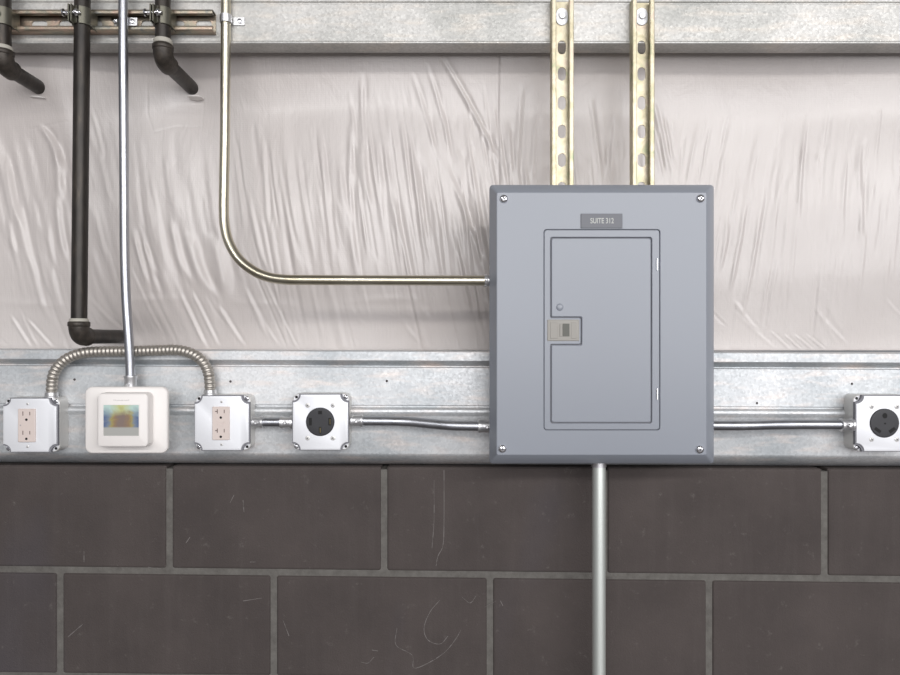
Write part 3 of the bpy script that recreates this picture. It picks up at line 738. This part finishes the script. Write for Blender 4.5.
def outlet_box(cpx, cpy, half_px, lab, kind, group):
    cx = (cpx-450)/F*FD; cz = CH+(337.5-cpy)/F*FD; h = half_px/F*FD; yf = FD-D0
    e = empty('outlet_box', (cx, 0, cz-h), lab, 'outlet box', group)
    # box body: rounded square can with a rolled rim
    bm = BM(); yr = yf+.0085
    rr = .011
    R0 = rrect(cx-h, cz-h, cx+h, cz+h, rr); R1_ = rrect(cx-h+.0012, cz-h+.0012, cx+h-.0012, cz+h-.0012, rr-.001)
    ring_loft(bm, [[(x, -.0001, z) for x, z in R0], [(x, yr+.001, z) for x, z in R0], [(x, yr, z) for x, z in R1_]], True, False)
    bm.faces.new([bm.verts.new((x, yr, z)) for x, z in R1_]).material_index = 1
    finish('box_body', bm, [MAT['boxsteel'], MAT['stainless']], e, angle=35)
    # raised cover
    bm = BM(); N = .0140; s = .0015
    h2 = h-.0012
    o0 = notched(cx, cz, h2, N); o1 = notched(cx, cz, h2-.0012, N+.0003); 
    ring_loft(bm, [[(x, yr-.0002, z) for x, z in o0], [(x, yf+.0012, z) for x, z in o0], [(x, yf+.0003, z) for x, z in notched(cx, cz, h2-.0004, N)], [(x, yf, z) for x, z in o1]], True, True)
    cover = finish('cover', bm, MAT['stainless'], e, angle=30)
    # thin dark strip round the cover, its edge shade put into the colour
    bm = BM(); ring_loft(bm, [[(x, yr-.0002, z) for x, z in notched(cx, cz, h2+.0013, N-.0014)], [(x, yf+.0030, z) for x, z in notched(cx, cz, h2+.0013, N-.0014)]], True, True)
    finish('cover_edge_shade', bm, MAT['gap'], e, smooth=False)
    for k, (sx, sz) in enumerate(((-1, 1), (1, 1), (-1, -1), (1, -1))):
        p = Vector((cx+sx*(h-.0062), yr, cz+sz*(h-.0062)))
        if k in (0, 3):
            bm = BM(); turned(bm, p, p-Vector((0, 1, 0)), [(0, .0026), (.0004, .0026), (.0004, .001)], 14); finish('screw_hole', bm, MAT['hole'], e)
        else: plus_screw('screw', p, .0040, e, MAT['chrome'], .9)
    if kind in ('duplex', 'duplex_t'):
        ox = (.0005 if kind == 'duplex' else -.0015)
        px0 = cx-.006+.0015 if kind == 'duplex' else cx-.0022
        w2 = .0155; h_ = .0300
        px0 = cx+(-.004 if kind == 'duplex' else -.0005)
        bm = BM(); ring_loft(bm, [[(x, yf-.0002+.001, z) for x, z in rrect(px0-w2, cz-h_, px0+w2, cz+h_, .0018)], [(x, yf-.0022, z) for x, z in rrect(px0-w2, cz-h_, px0+w2, cz+h_, .0018)], [(x, yf-.003, z) for x, z in rrect(px0-w2+.001, cz-h_+.001, px0+w2-.001, cz+h_-.001, .0015)]], True, True)
        rc = finish('receptacle', bm, MAT['device'], e, angle=30)
        bm = BM(); y0 = yf-.0032
        def slot(x, z, w_, hh_): box(bm, (x-w_/2, y0, z-hh_/2), (x+w_/2, yf-.0025, z+hh_/2))
        for zz in (cz+.0160, cz-.0185):
            slot(px0-.0062, zz+.0055, .0015, .0075); slot(px0+.0062, zz+.0055, .0015, .0062)
            if kind == 'duplex_t': slot(px0-.0082, zz+.0055, .004, .0016)
            turned(bm, Vector((px0, yf-.0025, zz-.0055)), Vector((px0, -9, zz-.0055)), [(0, .0023), (.0007, .0023), (.0007, .001)], 14, mi=1)
        finish('slots', bm, [MAT['slot'], MAT['hole']], rc, smooth=False)
        if kind == 'duplex':
            bm = BM(); q = Vector((px0-.0105, yf-.003, cz+.0005)); turned(bm, q, q-Vector((0, 1, 0)), [(0, .0014), (.0006, .0012), (.0007, .0004)], 10); finish('indicator', bm, MAT['smalltext'], rc)
        else:
            bm = BM(); prism(bm, rrect(px0-.006, cz-.0045, px0+.006, cz-.0004, .0008, 2), yf-.0037, yf-.0029); prism(bm, rrect(px0-.006, cz+.0008, px0+.006, cz+.0048, .0008, 2), yf-.0037, yf-.0029); finish('test_buttons', bm, MAT['device'], rc, smooth=False)
        for sz in (-1, 1):
            plus_screw('screw', Vector((px0+.0005, yf, cz+sz*(h_+.0085))), .0023, e, MAT['boxsteel'], .3, .001)
    else:
        r = .0257 if kind == 'four' else .0262
        ccx = cx; ccz = cz+.001
        bm = BM(); turned(bm, Vector((ccx, yf+.001, ccz)), Vector((ccx, -9, ccz)), [(0, r), (.0022, r), (.0030, r-.0009), (.0032, r-.003), (.0030, r*.4), (.0030, .001)], 48)
        rc = finish('receptacle', bm, MAT['blacknylon'], e, angle=25)
        bm = BM(); y0 = yf-.0024; y1 = yf-.0010
        def rslot(x, z, hw_, hh_, ang, mi=0):
            ca, sa = math.cos(ang), math.sin(ang)
            pts = [(ccx+x+u*ca-v*sa, ccz+z+u*sa+v*ca) for u, v in ((-hw_, -hh_), (hw_, -hh_), (hw_, hh_), (-hw_, hh_))]
            prism(bm, pts, y0, y1, mi)
        if kind == 'four':
            for (x, z, a, b, an) in ((0, .0168, .0035, .0030, 0), (-.0175, .0005, .0026, .0068, 0), (.0175, .0005, .0026, .0068, 0), (0, -.0150, .0022, .0060, 0)):
                rslot(x, z, a, b, an)
            y0 -= .0002
            rslot(.0180, .0005, .0008, .0050, 0, 1); rslot(.0004, -.0150, .0010, .0045, 0, 1)
        else:
            prism(bm, stadium(ccx, ccz+.0135, .0042, .0048), y0, y1); rslot(-.0130, -.0125, .0062, .0028, math.radians(-35)); rslot(.0130, -.0125, .0062, .0028, math.radians(35))
            prism(bm, circ(ccx+.0005, ccz-.0005, .0016, 12), y0, y1)
        finish('slots', bm, [MAT['hole'], MAT['brass']], rc, smooth=False)
        for sx in (-1, 1):
            for sz in (-1, 1):
                plus_screw('cover_screw', Vector((cx+sx*.0228, yf, ccz+sz*.0295)), .0042, e, MAT['boxsteel'], .5, .0012)
    return e
G = 'square metal outlet boxes on the girt'
outlet_box(29.6, 425.3, 27.3, 'metal outlet box with beige duplex receptacle at the far left under the flexible conduit', 'duplex', G)
outlet_box(221.6, 423.2, 27.7, 'square metal outlet box with a beige duplex receptacle, right of the white thermostat', 'duplex_t', G)
outlet_box(320.3, 422.3, 28.3, 'square metal outlet box with a round black four-slot receptacle, left of the grey panel', 'four', G)
outlet_box(884.2, 423.6, 28.3, 'square metal outlet box with a round black three-slot receptacle, at the right edge', 'three', G)

# ------------------------------------------------------------ thermostat
def loft_rr(bm, rects):
    rings = [[(x, y, z) for x, z in rrect(x0, z0, x1, z1, r)] for (x0, z0, x1, z1, r, y) in rects]
    ring_loft(bm, rings, True, True)
TD = 1.252
tx = lambda px, d: (px-450)/F*d
tz = lambda py, d: CH+(337.5-py)/F*d
e = empty('thermostat', (tx(126, TD), 0, tz(453, TD)), 'white wall thermostat with a colour screen on a wide rounded plate', 'thermostat')
bm = BM(); x0, x1, z0, z1 = tx(84.6, TD), tx(167.4, TD), tz(453.6, TD), tz(386.8, TD)
bx0 = x0+.016; bx1 = x1-.016
loft_rr(bm, [(bx0, z0+.010, bx1, z1-.010, .006, -.0002), (bx0, z0+.010, bx1, z1-.010, .006, TD-D0+.005)]); finish('box_body', bm, MAT['boxsteel'], e, angle=35)
bm = BM(); yf = TD-D0; r = .0125
loft_rr(bm, [(x0, z0, x1, z1, r, yf+.0085), (x0, z0, x1, z1, r, yf+.003), (x0+.0008, z0+.0008, x1-.0008, z1-.0008, r-.0006, yf+.0012), (x0+.003, z0+.003, x1-.003, z1-.003, r-.002, yf)])
finish('wall_plate', bm, MAT['white'], e, angle=50)
bm = BM(); d1 = 1.230; X0, X1, Z0, Z1 = tx(97.2, d1), tx(147.4, d1), tz(446.8, d1), tz(393.6, d1); r = .008; y1 = d1-D0
loft_rr(bm, [(X0-.001, Z0-.001, X1+.001, Z1+.001, r, yf+.0005), (X0-.0005, Z0-.0005, X1+.0005, Z1+.0005, r, y1+.003), (X0, Z0, X1, Z1, r-.0004, y1+.0012), (X0+.0025, Z0+.0025, X1-.0025, Z1-.0025, r-.002, y1)])
dv = finish('control_unit', bm, MAT['white'], e, angle=50)
bm = BM(); q0, q1, w0, w1 = tx(103.6, d1), tx(138.9, d1), tz(435.8, d1), tz(405.0, d1)
plate(bm, rrect(q0-.0012, w0-.0012, q1+.0012, w1+.0012, .001, 2), [rrect(q0, w0, q1, w1, .0004, 2)], y1-.0006, y1+.0002); finish('screen_bezel', bm, MAT['white'], dv, smooth=False)
bm = BM(); box(bm, (q0, y1-.0003, w0), (q1, y1+.0001, w1)); finish('screen', bm, MAT['screen'], dv, smooth=False)
def text(name, body, cx, cz, y, hgt, wid, mat, parent, bold=0):
    cu = bpy.data.curves.new(name, 'FONT'); cu.body = body; cu.align_x = 'CENTER'; cu.align_y = 'CENTER'; cu.extrude = .02; cu.offset = bold
    to = bpy.data.objects.new(name+'_tmp', cu); C.objects.link(to)
    dg = bpy.context.evaluated_depsgraph_get(); me = bpy.data.meshes.new_from_object(to.evaluated_get(dg))
    bpy.data.objects.remove(to); xs = [v.co.x for v in me.vertices]; ys = [v.co.y for v in me.vertices]
    sx = wid/(max(xs)-min(xs)); sy = hgt/(max(ys)-min(ys)); mx = (max(xs)+min(xs))/2; my = (max(ys)+min(ys))/2
    bm = BM(); bm.from_mesh(me)
    for v in bm.verts: v.co = Vector((cx+(v.co.x-mx)*sx, y-v.co.z*.01, cz+(v.co.y-my)*sy))
    return finish(name, bm, mat, parent, smooth=False)
text('brand_print', 'Honeywell', tx(121.5, d1), tz(400.3, d1), y1-.0001, .0024, .027, MAT['smalltext'], dv)

# ------------------------------------------------------------ electrical panel
PDp = 1.200; ypf = PDp-D0
ax = lambda px: (px-450)/F*PDp
az = lambda py: CH+(337.5-py)/F*PDp
ex = lambda px, d=PDp+.026: (px-450)/F*d
ez = lambda py, d=PDp+.026: CH+(337.5-py)/F*d
e = empty('electrical_panel', (ax(602), 0, az(463)), 'large grey electrical breaker panel with a hinged door, mounted on two strut channels', 'electrical panel')
OX0, OX1, OZ0, OZ1 = ex(489.6), ex(714.0), ez(463.6), ez(184.8)
IX0, IX1, IZ0, IZ1 = ax(497.2), ax(706.2), ax(0)*0+az(454.6), az(192.8)
bm = BM()
loft_rr(bm, [(OX0+.008, OZ0+.008, OX1-.008, OZ1-.008, .002, -.0213), (OX0+.008, OZ0+.008, OX1-.008, OZ1-.008, .002, ypf+.030)])
finish('enclosure', bm, MAT['panel_dark'], e, angle=35)
bm = BM()
NC = 6
face_out = rrect(IX0, IZ0, IX1, IZ1, .003, NC)
rings = []
for (x0, z0, x1, z1, r, y) in ((OX0, OZ0, OX1, OZ1, .006, ypf+.036), (OX0, OZ0, OX1, OZ1, .006, ypf+.027), (OX0+.001, OZ0+.001, OX1-.001, OZ1-.001, .006, ypf+.0252)):
    rings.append([(x, y, z) for x, z in rrect(x0, z0, x1, z1, r, NC)])
rings.append([(x, ypf+.0007, z) for x, z in rrect(IX0-.0012, IZ0-.0012, IX1+.0012, IZ1+.0012, .004, NC)])
rings.append([(x, ypf, z) for x, z in face_out])
ring_loft(bm, rings)
hole = rrect(ax(543.3), az(430.7), ax(660.6), az(228.9), .0055, 6)
hole_in = rrect(ax(543.3)+.0008, az(430.7)+.0008, ax(660.6)-.0008, az(228.9)-.0008, .0050, 6)
# front face with the opening (one side only, then the return of the opening)
edges = []
for lp in (face_out, hole):
    vs = [bm.verts.new((x, ypf, z)) for x, z in lp]; edges += [bm.edges.new((vs[i], vs[(i+1) % len(vs)])) for i in range(len(vs))]
bmesh.ops.triangle_fill(bm, use_beauty=True, edges=edges, normal=(0, -1, 0))
ring_loft(bm, [[(x, ypf, z) for x, z in hole], [(x, ypf+.0006, z) for x, z in hole_in], [(x, ypf+.004, z) for x, z in hole_in]])
cover = finish('cover', bm, MAT['panel'], e, angle=25)
bm = BM(); box(bm, (ax(541), ypf+.0042, az(433)), (ax(663), ypf+.006, az(226.5))); finish('door_backing', bm, MAT['gap'], e, smooth=False)
# door surround
def beveled_plate(bm, outer_fn, inner_fn, y0, y1, b=.0009):
    """plate with a hole; fn(off) returns the loop grown by off"""
    o_f, o_b = outer_fn(-b), outer_fn(0)
    i_f, i_b = inner_fn(b), inner_fn(0)
    edges = []
    for lp in (o_f, i_f):
        vs = [bm.verts.new((x, y0, z)) for x, z in lp]; edges += [bm.edges.new((vs[i], vs[(i+1) % len(vs)])) for i in range(len(vs))]
    bmesh.ops.triangle_fill(bm, use_beauty=True, edges=edges, normal=(0, -1, 0))
    ring_loft(bm, [[(x, y0, z) for x, z in o_f], [(x, y0+b*.8, z) for x, z in o_b], [(x, y1, z) for x, z in o_b]])
    ring_loft(bm, [[(x, y0, z) for x, z in i_f], [(x, y0+b*.8, z) for x, z in i_b], [(x, y1, z) for x, z in i_b]])
def door_loop(off, gap=0):
    """door outline with the latch notch at its left; off > 0 grows it"""
    x0, x1, zt, zb = ax(550.9)-off, ax(651.6)+off, az(237.6)+off, az(423.0)-off
    nx = ax(581.3)-off; nt, nb = az(317.4)-off, az(344.6)+off
    r = .004
    def arc(cx, cz, a0, a1, n=5, rr=r): return [(cx+rr*math.cos(math.radians(a0+(a1-a0)*k/n)), cz+rr*math.sin(math.radians(a0+(a1-a0)*k/n))) for k in range(n+1)]
    pts = arc(x1-r, zt-r, 0, 90)+arc(x0+r, zt-r, 90, 180)
    pts += arc(x0+.002, nt+.002, 180, 270, 4, .002)+arc(nx-.003, nt-.003, 90, 0, 4, .003)[0:5]
    pts += arc(nx-.003, nb+.003, 0, -90, 4, .003)+arc(x0+.002, nb-.002, 90, 180, 4, .002)
    pts += arc(x0+r, zb+r, 180, 270)+arc(x1-r, zb+r, 270, 360)
    return pts
bm = BM()
fo = lambda off: rrect(ax(544.3)-off, az(429.7)-off, ax(659.6)+off, az(229.9)+off, .0048, 6)
beveled_plate(bm, fo, lambda off: door_loop(off+.0008), ypf+.0006, ypf+.004)
surround = finish('door_surround', bm, MAT['panel'], e, angle=25)
bm = BM()
a, b_, c_ = door_loop(-.0022), door_loop(-.0011), door_loop(-.0011)
edges = []; vs = [bm.verts.new((x, ypf+.0004, z)) for x, z in a]; edges = [bm.edges.new((vs[i], vs[(i+1) % len(vs)])) for i in range(len(vs))]
bmesh.ops.triangle_fill(bm, use_beauty=True, edges=edges, normal=(0, -1, 0))
ring_loft(bm, [[(x, ypf+.0004, z) for x, z in a], [(x, ypf+.0012, z) for x, z in b_], [(x, ypf+.004, z) for x, z in c_]])
door = finish('door', bm, MAT['panel'], e, angle=25)
# embossed dimple
bm = BM(); p = Vector((ax(559.8), ypf+.0006, az(307.2))); turned(bm, p, p-Vector((0, 1, 0)), [(0, .0064), (.0006, .0060), (.0014, .0042), (.0018, .0015)], 24); finish('dimple', bm, MAT['panel'], door, angle=60)
# latch
bm = BM(); loft_rr(bm, [(ax(547.3), az(341.0), ax(579.3), az(319.6), .0012, ypf+.004), (ax(547.3), az(341.0), ax(579.3), az(319.6), .0012, ypf+.0004), (ax(548.0), az(340.3), ax(578.6), az(320.4), .001, ypf-.0004)])
lt = finish('latch', bm, MAT['latch'], door, angle=25); lt['label'] = 'taupe plastic latch'
bm = BM(); box(bm, (ax(562.6), ypf-.0009, az(336.4)), (ax(569.4), ypf, az(323.6))); finish('latch_recess', bm, MAT['latch_dark'], lt, bev=.0003, seg=1)
bm = BM(); box(bm, (ax(559.8), ypf-.0017, az(336.4)), (ax(562.2), ypf, az(323.6))); box(bm, (ax(550.2), ypf-.0012, az(338.5)), (ax(557.6), ypf, az(322.2))); box(bm, (ax(571.0), ypf-.0010, az(338.5)), (ax(576.6), ypf, az(322.2))); finish('latch_slide', bm, MAT['latch'], lt, bev=.0004, seg=1)
for yy in (264.4, 394.0):
    bm = BM(); p = Vector((ax(657.2), ypf+.0004, az(yy))); 
    turned(bm, p-Vector((0, 0, .0105)), p+Vector((0, 0, 1)), [(0, .0006), (.0008, .0020), (.0200, .0020), (.021, .0006)], 14); finish('hinge', bm, MAT['chrome'], door)
for q, rt in (((503.8, 198.9), .5), ((700.4, 198.6), .9), ((502.4, 448.6), 0.0), ((699.6, 449.3), 1.1)):
    p = Vector((ax(q[0]), ypf, az(q[1]))); plus_screw('screw', p, .0070, cover, MAT['chrome'], rt, .0045)
bm = BM(); box(bm, (ax(580.8), ypf-.0022, az(228.2)), (ax(622.2), ypf-.0001, az(213.8))); npl = finish('nameplate', bm, MAT['nameplate'], e, bev=.0003, seg=1); npl['label'] = 'dark engraved nameplate'
text('lettering', 'SUITE 312', ax(601.8), az(220.9), ypf-.0022, .0092, .0400, MAT['engraving'], npl, .012)
